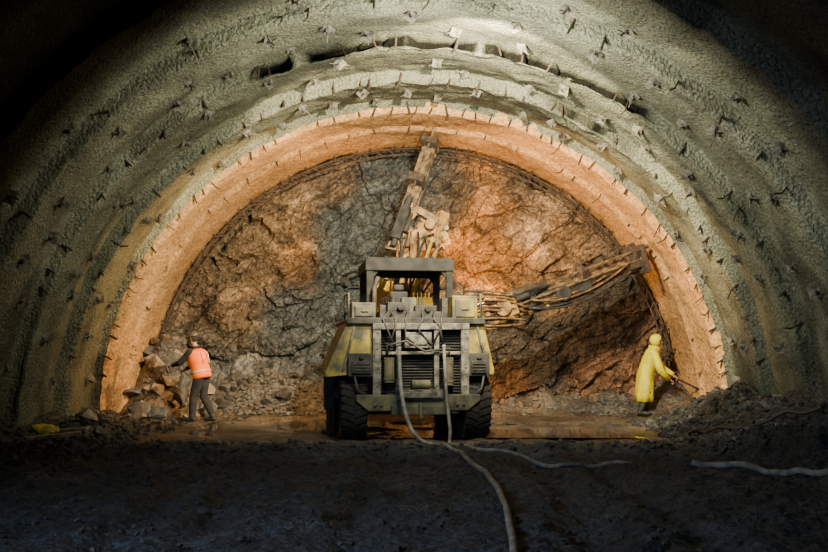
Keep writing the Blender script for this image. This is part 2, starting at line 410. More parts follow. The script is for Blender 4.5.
# ---------------- rocks ----------------
def rock_mesh(seed,m,nz=0.05,n=26):
    rnd=random.Random(seed); bm=bmesh.new()
    for _ in range(n):
        v=Vector((rnd.gauss(0,1),rnd.gauss(0,1),rnd.gauss(0,1))).normalized()*rnd.uniform(0.7,1)
        bm.verts.new((v.x*0.5,v.y*0.4,v.z*0.36))
    r=bmesh.ops.convex_hull(bm,input=bm.verts[:])
    for v in [v for v in bm.verts if not v.link_faces]: bm.verts.remove(v)
    if nz>0:
        bmesh.ops.subdivide_edges(bm,edges=bm.edges[:],cuts=2,use_grid_fill=True)
        for v in bm.verts: v.co+=v.co.normalized()*nz*fr(v.co.x*5+seed,v.co.y*5,v.co.z*5,4)
    me=bpy.data.meshes.new('rock'); bm.to_mesh(me); bm.free(); me.materials.append(m); return me
RM={k:[rock_mesh(i*7+j,M[k],0.02,10 if k=='rockp' else 14) for i in range(6)] for j,k in enumerate(('rockp','rockg','rockd','rockb'))}
PLACED=[]
CNT=[0]
def rock(x,y,s,k,label,group,up=0.0,gap=0.55):
    for (a,c,t) in PLACED:
        if math.hypot(a-x,c-y)<gap*(s+t)*0.5: return None
    if math.hypot(x,max(gh(x,y),0))>5.98: return None
    PLACED.append((x,y,s)); CNT[0]+=1
    o=bpy.data.objects.new('rock',random.choice(RM[k])); COL.objects.link(o)
    o.location=(x,y,gh(x,y)+s*0.14+up); o.scale=(s*random.uniform(.8,1.4),s,s*random.uniform(.8,1.3))
    o.rotation_euler=(random.uniform(-.9,.9),random.uniform(-.9,.9),random.uniform(0,6.28))
    tag(o,label,'rock',group); return o
for i in range(260):
    x=random.gauss(-5.3,0.35); y=random.uniform(18.4,20.1)
    rock(x,y,random.choice((.3,.42,.6,.75))*random.uniform(.8,1.15),random.choice(('rockp','rockp','rockp','rockb','rockg')),'pale angular boulder in the heap at the rock face','boulders heaped against the rock face',gap=.36)
for i in range(70):
    rock(random.gauss(-3.3,1.0),random.uniform(19.2,20.5),random.choice((.16,.25,.4))*random.uniform(.8,1.2),random.choice(('rockg','rockg','rockg','rockd')),'grey angular rock at the foot of the face','loose rocks at the foot of the face')
for i in range(22):
    rock(random.uniform(0.5,5.2),random.uniform(19.6,20.6),random.uniform(.15,.35),random.choice(('rockb','rockd','rockg')),'brown rock lying at the foot of the face','loose rocks at the foot of the face')
for i in range(75):
    x=random.uniform(4.3,6.0); y=random.uniform(12.8,17.6)
    rock(x,y,random.choice((.1,.13,.18,.3))*random.uniform(.8,1.2),random.choice(('rockg','rockd','rockd')),'dark muck rock in the heap along the tunnel wall','muck rocks along the wall')
for i in range(12):
    rock(random.uniform(5.4,5.8),random.uniform(18.5,19.4),random.uniform(.15,.3),'rockg','grey rock near the worker in yellow','rocks beside the worker')
for i in range(50):
    x=random.uniform(-6.0,-4.6); y=random.uniform(12.5,17.6)
    rock(x,y,random.choice((.1,.13,.18,.32))*random.uniform(.8,1.2),random.choice(('rockg','rockd','rockd')),'dark muck rock beside the tunnel wall','muck rocks along the wall')
def gp(px,py,lift=.03):
    D=1.6*F/(py-HY); 
    for _ in range(12):
        x=(px-CX)/F*D; D=.5*D+.5*(1.6-gh(x,D)-lift)*F/(py-HY)
    x=(px-CX)/F*D; return Vector((x,D,gh(x,D)+lift))
p=gp(88,424); PLACED=[]; rock(p.x,p.y,.5,'rockp','large pale boulder lying beside the wall','muck rocks along the wall',.08)
for i in range(40):
    x=random.uniform(-4.5,4.8); y=random.uniform(6.8,12.8)
    rock(x,y,random.uniform(.06,.14),'rockd','small dark stone on the muck floor','stones on the muck floor')
print('ROCKS',CNT[0])
def gravel(name,m,spots,label):
    rnd=random.Random(len(spots)); b=B()
    for (x,y,s) in spots:
        mt=Matrix.Translation((x,y,gfull(x,y)+s*.2))@Matrix.Rotation(rnd.uniform(0,6.28),4,'Z')@Matrix.Rotation(rnd.uniform(-.8,.8),4,'X')@Matrix.Diagonal((s*rnd.uniform(.7,1.3),s*rnd.uniform(.6,1),s*rnd.uniform(.4,.8),1))
        bmesh.ops.create_icosphere(b.bm,subdivisions=1,radius=.5,matrix=mt)
    for v in b.bm.verts: v.co+=Vector((rnd.uniform(-1,1),rnd.uniform(-1,1),rnd.uniform(-1,1)))*.014
    b.done(name,m,label=label,cat='gravel',kind='stuff')
U=random.uniform
def rs(n,fx,fy,s0,s1):
    out=[]
    while len(out)<n:
        x=fx();y=fy()
        if math.hypot(x,max(gh(x,y),0))<6.0: out.append((x,y,U(s0,s1)))
    return out
gravel('gravel',M['rockd'],rs(900,lambda:U(4.2,6.1),lambda:U(12.5,17.8),.04,.13)+rs(500,lambda:U(-6.1,-4.4),lambda:U(12,17.8),.04,.12)+rs(900,lambda:U(-5,5),lambda:U(6.5,13.6),.02,.08)+rs(350,lambda:U(-5,5),lambda:U(12.6,13.8),.04,.11),'dark fine muck and gravel strewn over the floor')
gravel('gravel',M['rockg'],rs(380,lambda:random.gauss(-3.4,1.0),lambda:U(19.2,20.5),.05,.15)+rs(150,lambda:U(4.3,6),lambda:U(13,18),.04,.13)+rs(120,lambda:U(0,5.5),lambda:U(19.2,20.5),.05,.13)+rs(120,lambda:U(-6,-4.6),lambda:U(13,18.5),.05,.12),'grey broken rock fragments at the foot of the face')
for (px,py,rot,Lp) in ((42,437,0.25,1.1),(60,432,-0.1,.9)):
    p=gp(px,py,.08)
    b=B(); b.box((0,0,0),(Lp,0.14,0.05)); o=b.done('timber_plank',M['wood'],bevel=0.004,label='short muddy timber plank lying by the wall',cat='plank',group='planks by the wall')
    o.location=p; o.rotation_euler=(0.05,-0.08,rot)
b=B(); b.ball((0,0,0),0.17,(1.3,0.8,0.6),3)
for v in b.bm.verts: v.co+=v.co.normalized()*0.05*fr(v.co.x*9,v.co.y*9,v.co.z*9,3)
p=gp(45,430,.1); o=b.done('plastic_sack',M['sack'],label='crumpled yellow plastic sack on the rubble',cat='sack'); o.location=p

# ---------------- drilling rig ----------------
YAW=math.radians(8)
rig=bpy.data.objects.new('drilling_rig',None); COL.objects.link(rig)
rig.location=(0.07,14.4,0.0); rig.rotation_euler=(0,0,YAW); rig.empty_display_size=0.5
tag(rig,'muddy yellow wheeled tunnel drilling rig with two raised booms','drilling rig')
RMX=Matrix.Translation(rig.location)@Matrix.Rotation(YAW,4,'Z'); RMI=RMX.inverted()
def L(px,py,D): return RMI@W(px,py,D)
b=B(); b.bb(-0.5,0.5,0.15,3.6,0.5,0.95); b.bb(-0.3,0.3,3.5,3.9,0.55,1.1); b.bb(-0.9,0.9,0.35,0.6,0.42,0.62); b.bb(-0.9,0.9,2.75,3.05,0.42,0.62)
b.done('chassis',M['dgrey'],rig,0.015)
b=B(); b.prism([(-.80,-.06,.50),(.80,-.06,.50),(1.0,-.06,.66),(1.0,-.06,.76),(-1.0,-.06,.76),(-1.0,-.06,.66)],(0,0.16,0)); b.bb(-.45,.5,-.12,0,.44,.6); b.cyl((0.02,-.15,.38),(0.02,-.15,.62),.04)
for x in (-.7,-.6,.62,.72): b.cyl((x,-.09,.6),(x,-.05,.6),.03,seg=6)
b.done('rear_bumper',M['olive'],rig,0.02,label='muddy olive steel rear bumper')
b=B(); b.bb(-.35,.4,-.1,.02,.68,.84); b.bb(-.3,.35,-.14,-.1,.71,.81); b.done('step_box',M['lgrey'],rig,0.012)
for s in (-1,1):
    b=B(); x0,x1=(-1.12,-.7) if s<0 else (.8,1.17)
    b.bb(x0,x1,.02,.3,1.05,1.42); b.bb(x0+.06,x1-.06,-.02,.02,1.10,1.3)
    for z in (1.15,1.2,1.25): b.bb(x0+.08,x1-.08,-.035,-.02,z-.012,z+.012)
    b.cyl(((x0+x1)/2,-.03,1.36),((x0+x1)/2,.02,1.36),.035)
    b.done('side_box',M['dgrey'],rig,0.012)
    b=B(); xs=x0+.1 if s<0 else x1-.1
    b.tube([(xs,.0,1.05),(xs-.04*s,-.02,.85),(xs-.2*s,-.03,.72)],.02,7); b.done('drain_hose',M['hoseb'],rig,smooth=True)
b=B(); b.bb(-.70,.80,.18,2.2,.7,1.88); b.done('engine_housing',M['dgrey'],rig,0.02)
b=B()
for k in range(22):
    z=.80+k*.046; b.box((.05,.16,z),(1.36,.05,.014),Matrix.Rotation(0.5,3,'X'))
b.done('radiator_grille',M['black'],rig)
b=B()
for x0,x1 in ((-.73,-.60),(.70,.83)): b.bb(x0,x1,.0,.12,.66,1.84)
for x0,x1 in ((-.36,-.28),(.26,.34)): b.bb(x0,x1,.01,.1,.74,1.80)
b.bb(-.73,.83,-.01,.14,1.80,1.90); b.bb(-.73,.83,.0,.10,.66,.76); b.bb(-.58,.70,.03,.09,1.40,1.45)
for x in (-.65,.77):
    for z in (.9,1.2,1.5,1.75): b.cyl((x,-.015,z),(x,.0,z),.02,seg=8)
b.done('rear_guard_frame',M['lgrey'],rig,0.012,label='pale scraped steel guard frame')
b=B(); b.bb(-.22,.22,.02,.1,1.50,1.76); b.bb(-.15,.15,.0,.03,1.55,1.71); b.done('filter_box',M['lgrey'],rig,0.015)
for p0,p1,r in (((-.46,.06,.95),(-.46,.06,1.35),.09),((.5,.06,.9),(.5,.06,1.35),.08),((-.1,.06,.92),(.2,.06,.92),.07)):
    b=B(); b.cyl(p0,p1,r); b.cyl(Vector(p0).lerp(Vector(p1),.1),Vector(p0).lerp(Vector(p1),.18),r*1.1); b.done('filter_canister',M['olive'],rig,0.006)
b=B(); b.tube([(-.5,.02,1.35),(-.5,-.04,1.55),(-.2,-.05,1.62),(.1,-.03,1.45),(.5,-.04,1.5),(.5,.02,1.3)],.02,7); b.done('fuel_line',M['hoseb'],rig,smooth=True)
b=B(); b.prism([(-1.14,.1,1.90),(-.72,.1,1.90),(-.72,.1,1.2),(-.80,.1,1.10),(-1.48,.1,1.04),(-1.48,.1,1.12)],(0,2.3,0))
for y in (.7,1.3,1.9): b.prism([(-1.16,y,1.86),(-1.12,y,1.9),(-1.46,y,1.14),(-1.50,y,1.10)],(0,.05,0))
b.done('side_fender',M['yellow'],rig,0.02)
b=B(); b.prism([(.82,.1,1.90),(1.1,.1,1.90),(1.27,.1,1.15),(1.27,.1,1.06),(.88,.1,1.04),(.82,.1,1.2)],(0,2.3,0)); b.done('side_fender',M['yellow'],rig,0.03)
for s,xo in ((-1,-1.2),(1,1.16)):
    b=B(); b.tube([(xo,.08,1.15),(xo-.05*s*2,.05,1.5),(xo-.18*s,.08,1.85)],.018,8)
    b.done('grab_handle',M['lgrey'],rig)
b=B(); b.bb(-1.14,1.1,.06,3.3,1.90,1.96); b.bb(-1.14,1.1,.02,.08,1.89,1.99)
b.done('deck_plate',M['dgrey'],rig,0.012)
b=B(); b.bb(-1.05,-.66,.25,1.2,1.96,2.24); b.bb(-1.0,-.7,.22,.26,2.01,2.19); b.bb(-.9,-.78,.2,.23,2.08,2.12); b.done('tool_locker',M['olive'],rig,0.03)
b=B(); b.bb(.6,1.02,.25,1.5,1.96,2.36); b.bb(.65,.97,.22,.26,2.01,2.30); b.bb(.75,.87,.2,.23,2.12,2.16); b.done('tool_locker',M['yellow'],rig,0.03)
b=B(); b.bb(-.6,.5,.3,.8,1.96,2.10); b.bb(-.46,-.1,.32,.6,2.10,2.25); b.bb(.0,.36,.35,.6,2.10,2.2); b.cyl((-.25,.3,2.17),(-.25,.24,2.17),.06); b.cyl((.2,.34,2.14),(.2,.26,2.14),.05)
b.bb(-.6,-.5,.2,.3,1.96,2.2); b.bb(.42,.52,.22,.4,1.96,2.32); b.cyl((-.35,.45,2.25),(-.35,.45,2.36),.05); b.cyl((.1,.5,2.2),(.1,.5,2.34),.035)
b.done('hydraulic_valve_block',M['dgrey'],rig,0.012)
b=B(); b.bb(-.2,.05,.55,.75,2.1,2.34); b.done('exhaust_box',M['olive'],rig,0.015)
b=B(); b.tube([(-.62,.9,1.96),(-.62,.9,2.5),(-.55,1.0,2.7)],.04,10); b.done('exhaust_pipe',M['rust'],rig,smooth=True)
b=B()
for x in (-.5,-.38,-.15,.12,.3,.45):
    zz=2.06+random.uniform(0,.06)
    b.tube([(x,.32,zz),(x+random.uniform(-.08,.08),.12,zz+random.uniform(0,.05)),(x+random.uniform(-.1,.1),.0,1.96),(x+random.uniform(-.14,.14),-.02,1.75+random.uniform(-.1,.1)),(x+random.uniform(-.16,.16),.02,1.55)],.016,7)
b.done('hydraulic_hose_bundle',M['hoseb'],rig,smooth=True)
for x in (-1.1,1.06):
    b=B(); b.tube([(x,.2,1.98),(x,.2,2.38),(x,1.2,2.38),(x,1.2,1.98)],.016,8); b.done('handrail',M['olive'],rig,smooth=True)
b=B(); b.bb(-.72,.74,1.05,2.55,2.92,3.05); b.bb(-.76,.78,1.02,1.1,2.82,3.02); b.bb(-.76,.78,2.5,2.58,2.80,3.02); b.bb(-.76,-.68,1.05,2.55,2.84,3.0); b.bb(.70,.78,1.05,2.55,2.84,3.0)
for x in (-.4,0.0,.4): b.bb(x-.03,x+.03,1.08,2.5,3.05,3.08)
b.done('canopy_roof',M['cgrey'],rig,0.015,label='flat dark steel protective canopy roof')
for x in (-.68,.70):
    for y in (1.1,2.48):
        b=B(); b.bb(x-.06,x+.06,y-.055,y+.055,1.96,2.88); b.bb(x-.09,x+.09,y-.09,y+.09,1.96,2.0)
        b.prism([(x,y-.03,2.87),(x-.2*(1 if x>0 else -1),y-.03,2.87),(x,y-.03,2.62)],(0,.06,0))
        b.done('canopy_post',M['cgrey'],rig,0.01)
b=B(); b.bb(-.36,.04,1.3,1.75,2.08,2.2); b.bb(-.32,.0,1.24,1.34,2.2,2.48); b.bb(-.25,-.07,1.24,1.33,2.49,2.60); b.bb(-.22,-.1,1.45,1.6,1.96,2.1)
b.done('operator_seat',M['black'],rig,0.03)
b=B(); b.prism([(.15,1.9,1.96),(.15,1.9,2.3),(.15,2.1,2.42),(.15,2.3,2.42),(.15,2.3,1.96)],(.4,0,0))
for k in range(5): b.cyl((.20+.07*k,2.0,2.30),(.20+.07*k,1.95,2.5),.012,seg=6)
b.done('control_console',M['lit_yellow'],rig,0.01,label='yellow operator console with levers')
def wheel(x,y,r=.53,w=.42):
    sgn=-1 if x<0 else 1
    b=B(); seg=36
    prof=[(-w/2*.7,r*.55),(-w/2,r*.66),(-w/2,r*.88),(-w/2*.8,r*.96),(0,r*.975),(w/2*.8,r*.96),(w/2,r*.88),(w/2,r*.66),(w/2*.7,r*.55)]
    R=[]
    for px_,pr in prof: R.append([b.bm.verts.new((x+px_,y+pr*math.cos(2*math.pi*k/seg),r+pr*math.sin(2*math.pi*k/seg))) for k in range(seg)])
    for a,c in zip(R,R[1:]):
        for k in range(seg): b.bm.faces.new((a[k],a[(k+1)%seg],c[(k+1)%seg],c[k]))
    for k in range(26):
        a=2*math.pi*k/26
        for s2 in (-1,1):
            aa=a+(0.12 if s2>0 else 0)
            c=(x+s2*w*.25,y+r*.965*math.cos(aa),r+r*.965*math.sin(aa))
            b.box(c,(w*.52,.07,.03),Matrix.Rotation(aa-math.pi/2,3,'X')@Matrix.Rotation(.35*s2,3,'Z'))
    o=b.done('wheel',M['rubber'],rig,label='muddy lugged rubber tyre')
    b=B(); b.cyl((x-w*.3,y,r),(x+w*.3,y,r),r*.56,seg=28); b.cyl((x+sgn*w*.28,y,r),(x+sgn*w*.42,y,r),r*.25,seg=16)
    for k in range(8):
        a=2*math.pi*k/8; b.cyl((x+sgn*w*.28,y+.2*math.cos(a),r+.2*math.sin(a)),(x+sgn*w*.34,y+.2*math.cos(a),r+.2*math.sin(a)),.02,seg=6)
    b.done('wheel_rim',M['yellow'],o,0.006)
for x in (-1.02,.99):
    for y in (.50,2.9): wheel(x,y)
for x,y in ((-1.36,1.45),(1.36,1.45),(-1.0,3.75),(1.0,3.75)):
    b=B(); b.bb(x-.09,x+.09,y-.1,y+.1,.45,1.15); b.cyl((x,y,.08),(x,y,.5),.05); b.bb(min(x,0.0)if x<0 else 0,0.0 if x<0 else x,y-.08,y+.08,.62,.8)
    b.cyl((x,y,.02),(x,y,.08),.15,.12); b.done('stabiliser_jack',M['dgrey'],rig,0.01)
b=B(); b.bb(-.75,.95,3.2,3.75,1.0,1.9); b.bb(-.6,.8,3.6,4.0,1.2,1.7); b.done('boom_bracket',M['lit_yellow'],rig,0.03)

def frame(p0,p1,up):
    t=(p1-p0).normalized(); bb=t.cross(Vector(up)).normalized(); n=bb.cross(t); return t,bb,n
def hose_between(p0,p1,sag,n=9,side=Vector((0,0,-1))):
    return [p0.lerp(p1,k/n)+side*sag*4*(k/n)*(1-k/n) for k in range(n+1)]
def feed(boom,p0,p1,up,width=.2,height=.22,solid=False,m='steel'):
    t,bb,n=frame(p0,p1,up); Lg=(p1-p0).length
    b=B()
    for s in (-1,1):
        b.beam(p0+bb*s*width/2,p1+bb*s*width/2,.045,height,n)
        b.beam(p0+bb*s*(width/2+.03)+n*height/2,p1+bb*s*(width/2+.03)+n*height/2,.05,.03,n)
        b.beam(p0+bb*s*(width/2+.03)-n*height/2,p1+bb*s*(width/2+.03)-n*height/2,.05,.03,n)
    if solid: b.beam(p0,p1,width,height*.5,n)
    k=0.1
    while k<Lg: b.beam(p0+t*k-bb*width/2,p0+t*k+bb*width/2,.05,.06,n); k+=.28
    for e in (p0,p1): b.beam(e-t*.03,e+t*.03,width+.16,height+.1,n)
    b.done('feed_beam',M[m],boom,0.005,label='long scraped steel feed rail')
    q=p0+t*Lg*.22+n*(height/2+.12)
    b=B(); b.beam(q-t*.4,q+t*.35,.2,.18,n); b.cyl(q+t*.35,q+t*.6,.075); b.cyl(q-t*.55,q-t*.4,.06); b.cyl(q+bb*.14-t*.2,q+bb*.14+t*.1,.06); b.beam(q-t*.3-n*.12,q+t*.3-n*.12,.3,.05,n)
    b.done('rock_drill',M['dgrey'],boom,0.012)
    b=B(); b.cyl(q+t*.5,p1+n*(height/2+.12)+t*.25,.022,seg=8); b.cyl(p1+n*(height/2+.12)+t*.2,p1+n*(height/2+.12)+t*.3,.04,seg=10); b.done('drill_rod',M['steel'],boom)
    for f in (.62,.985):
        c=p0+t*Lg*f+n*(height/2+.08)
        b=B(); b.beam(c-t*.06,c+t*.06,.26,.24,n); b.beam(c-t*.09+bb*.13,c+t*.09+bb*.13,.07,.3,n); b.beam(c-t*.09-bb*.13,c+t*.09-bb*.13,.07,.3,n); b.done('rod_centraliser',M['rust'],boom,0.008)
    b=B()
    for s in (-.5,0,.5):
        b.tube(hose_between(q+bb*s*.2-t*.4,p0+t*Lg*.62+bb*s*.3-n*(.2+.1*s),.22+.1*s,side=-n),.022,7)
    b.tube(hose_between(p0+t*.2+bb*.16,p0+t*Lg*.9+bb*.16,.05,side=-n),.02,7)
    b.done('feed_hose',M['hoseb'],boom,smooth=True)
    return t,bb,n
def boom_arm(base,elbow,tip,r=.15):
    b=B(); t=(elbow-base).normalized()
    b.tube([base,base.lerp(elbow,.5)],[r*1.25,r*1.15],8); b.tube([base.lerp(elbow,.48),elbow],[r*.9,r*.9],8)
    b.beam(base.lerp(elbow,.44),base.lerp(elbow,.54),r*2.5,r*2.5)
    b.beam(elbow,tip,r*1.5,r*1.7)
    side=(tip-elbow).cross(t)
    side=side.normalized() if side.length>.05 else Vector((1,0,0))
    b.cyl(elbow-side*.26,elbow+side*.26,.11,seg=16); b.cyl(tip-side*.22,tip+side*.22,.10,seg=16)
    for s in (-1,1): b.beam(elbow+side*.2*s-t*.18,elbow+side*.2*s+(tip-elbow).normalized()*.3,.03,.3,t.cross(side))
    return b
def ram(boom,p0,p1,r=.055,m='steel'):
    b=B(); b.cyl(p0,p0.lerp(p1,.6),r); b.cyl(p0.lerp(p1,.58),p1,r*.55); b.cyl(p0-Vector((0,r,0)),p0+Vector((0,r,0)),r*1.2); b.cyl(p1-Vector((0,r,0)),p1+Vector((0,r,0)),r)
    b.done('hydraulic_ram',M[m],boom,smooth=False)
boomA=boom_arm(L(415,318,17.2),L(400,272,17.9),L(424,232,18.3),.16).done('drill_boom',M['boom'],rig,0.01,label='thick boom raised towards the tunnel crown')
fp0,fp1=L(394,252,17.9),L(431,146,18.75)
feed(boomA,fp0,fp1,(-.3,-1,.2),.17,.22,True)
ram(boomA,L(412,300,17.1),L(432,240,17.9),m='lit_yellow'); ram(boomA,L(380,290,17.2),L(392,262,17.8),m='lit_yellow'); ram(boomA,L(438,238,18.2),L(410,205,18.2),.05)
ram(boomA,L(420,290,17.2),L(446,228,18.1),.045)
b=B()
b.beam(L(402,240,18.1),L(440,226,18.2),.22,.2); b.beam(L(410,250,18.1),L(450,240,18.2),.12,.16); b.beam(L(438,248,18.1),L(444,212,18.2),.12,.24); b.beam(L(402,224,18.15),L(420,208,18.15),.18,.16); b.beam(L(418,210,18.1),L(438,222,18.1),.2,.14); b.beam(L(396,250,17.9),L(408,226,18.0),.2,.22)
b.cyl(L(408,240,17.9),L(408,240,18.3),.13); b.cyl(L(430,224,17.9),L(430,224,18.3),.11); b.cyl(L(444,236,17.95),L(444,236,18.3),.1)
b.done('boom_knuckle',M['boom'],boomA,0.015)
for gi in range(2):
    b=B()
    for k in range(6):
        b.tube(hose_between(L(392+6*k+gi*3,300,17.2),L(402+8*k,222+5*k,18.0),.10+.05*k,side=Vector(((-1)**(k+gi)*.5,-.6,-.2))),.02,7)
    b.done('boom_hose',M['hoset'] if gi==1 else M['hoseb'],boomA,smooth=True)
boomB=boom_arm(L(462,318,17.3),L(500,306,17.9),L(560,292,18.4),.17).done('drill_boom',M['boom'],rig,0.01,label='boom swung out sideways towards the arch ring')
gp0,gp1=L(486,316,17.7),L(636,260,18.9)
feed(boomB,gp0,gp1,(0,-.6,1),.26,.22,True)
hp0,hp1=L(498,322,17.8),L(612,284,18.6)
b=B(); b.beam(hp0,hp1,.18,.12); b.beam(hp0+Vector((0,0,.12)),hp1+Vector((0,0,.10)),.06,.05)
k=.15
while k<.98: b.beam(hp0.lerp(hp1,k),hp0.lerp(hp1,k)+Vector((0,0,.2)),.05,.05,(1,0,0)); k+=.14
b.done('cradle_beam',M['rust'],boomB,.008)
ram(boomB,L(470,330,17.3),L(545,306,18.1),.07,'boom'); ram(boomB,L(500,300,17.8),L(575,280,18.4),.05,'steel')
b=B(); c=L(560,294,18.35); b.beam(L(535,300,18.2),L(590,286,18.45),.3,.3); b.cyl(c-Vector((0,.3,0)),c+Vector((0,.2,0)),.16); b.done('boom_knuckle',M['dgrey'],boomB,0.03)
b=B(); b.bb(-.3,.3,-.2,.2,-.22,.22); b.cyl((0,-.3,0),(0,.3,0),.17); b.bb(-.45,.1,-.12,.12,-.05,.28)
bmesh.ops.transform(b.bm,matrix=Matrix.Translation(L(500,308,17.8))@Matrix.Rotation(-.35,4,'Y'),verts=b.bm.verts[:])
b.done('boom_rotation_unit',M['boom'],boomB,0.02)
b=B(); t=(gp1-gp0).normalized(); b.beam(gp1-t*.02,gp1+t*.08,.66,.6); b.beam(gp1+t*.06,gp1+t*.28,.16,.18); b.beam(gp1-t*.3,gp1,.4,.3); b.done('feed_end_plate',M['rust'],boomB,0.015)
for gi,mm in enumerate(('hoseb','hoset','hoset')):
    b=B()
    for k in range(8):
        a=L(466+random.uniform(-4,6),290+5*k,17.2); e=L(520+random.uniform(-18,14),296+4*k,17.8)
        b.tube(hose_between(a,e,random.uniform(.02,.2),side=Vector((0,-.4,random.choice((-1,.8))))),.022,7)
    b.done('boom_hose',M[mm],boomB,smooth=True)
for mm,dz in (('hoset',0),('hoseb',8)):
    b=B()
    for k in range(5): b.tube(hose_between(L(500+8*k,300+dz,17.8),L(590+10*k,274-3*k+dz,18.6),.10+.04*k),.02,7)
    b.done('boom_hose',M[mm],boomB,smooth=True)
b=B(); b.tube([(-.35,3.4,1.9),(-.45,3.4,2.3),(-.35,3.5,2.6),(.0,3.7,2.72)],[.15,.15,.14,.12],12); b.bb(-.6,-.3,3.3,3.6,1.85,2.1); b.done('lifting_arm',M['lit_yellow'],rig,0.01)
def lamp(x,y,z,aim):
    aim=Vector(aim).normalized(); c=Vector((x,y,z))
    b=B(); b.cyl(c,c+aim*.1,.06,.09,16); b.cyl(c+aim*.1,c+aim*.12,.1,.1,16); b.cyl(c-aim*.02+Vector((0,0,-.12)),c+Vector((0,0,-.02)),.015); b.beam(c+Vector((0,0,-.1)),Vector((.68 if x>0 else -.68,y-.1,z-.1)),.03,.03)
    o=b.done('work_lamp',M['black'],rig); b=B(); b.cyl(c+aim*.121,c+aim*.126,.085,seg=16); b.done('lamp_lens',M['glow'],o)
LP=[(-.95,2.66,2.7,(-.5,1,.1)),(.98,2.66,2.7,(.5,1,.1))]
for l in LP: lamp(*l)

# ---------------- hoses on ground ----------------
def smooth_pts(P,n=8):
    P=[P[0]]+P+[P[-1]]; out=[]
    for i in range(1,len(P)-2):
        for k in range(n):
            t=k/n; a,b_,c,d=P[i-1],P[i],P[i+1],P[i+2]
            out.append(0.5*((2*b_)+(c-a)*t+(2*a-5*b_+4*c-d)*t*t+(3*b_-a-3*c+d)*t**3))
    out.append(P[-2]); return out
def ground_hose(name,P,r,m,label,fixed=0,lift=0):
    S=smooth_pts(P)
    S=[p if i<fixed*8 else Vector((p.x,p.y,gfull(p.x,p.y)+r*.8+lift)) for i,p in enumerate(S)]
    for _ in range(2):
        z=[p.z for p in S]
        for i in range(max(1,int(fixed*8)),len(S)-1): S[i].z=max(S[i].z*.5+.25*(z[i-1]+z[i+1]), gfull(S[i].x,S[i].y)+r*.3)
    b=B(); b.tube(S,r,10); return b.done(name,m,smooth=True,label=label,cat='hose')
ground_hose('water_hose',[W(399,347,14.25),W(400,375,14.15),W(403,402,14.0),W(413,432,13.75),gp(432,444),gp(455,450),gp(470,460),gp(490,478),gp(503,500),gp(510,525),gp(514,552),gp(514,600)],.033,M['hose'],'dusty pale hose hanging from the rig and snaking over the floor',3.4)
ground_hose('water_hose',[W(444,345,14.3),W(445,370,14.2),W(447,400,14.1),W(450,428,14.0),gp(452,444),gp(480,448),gp(520,456),gp(560,464),gp(600,465),gp(632,462)],.028,M['hose'],'pale hose hanging from the rig guard and trailing sideways',3.4)
ground_hose('water_hose',[gp(692,464),gp(720,466),gp(760,470),gp(800,473),gp(850,470)],.04,M['hose'],'pale hose lying across the dark muck floor',lift=.01)
ground_hose('power_cable',[Vector((x,y,0)) for x,y in ((4.1,13.3),(4.4,14.5),(4.8,14.7),(5.1,13.6),(5.5,13.2),(5.85,12.9))],.03,M['hoseb'],'thin black cable looping over the rubble heap',lift=.07)

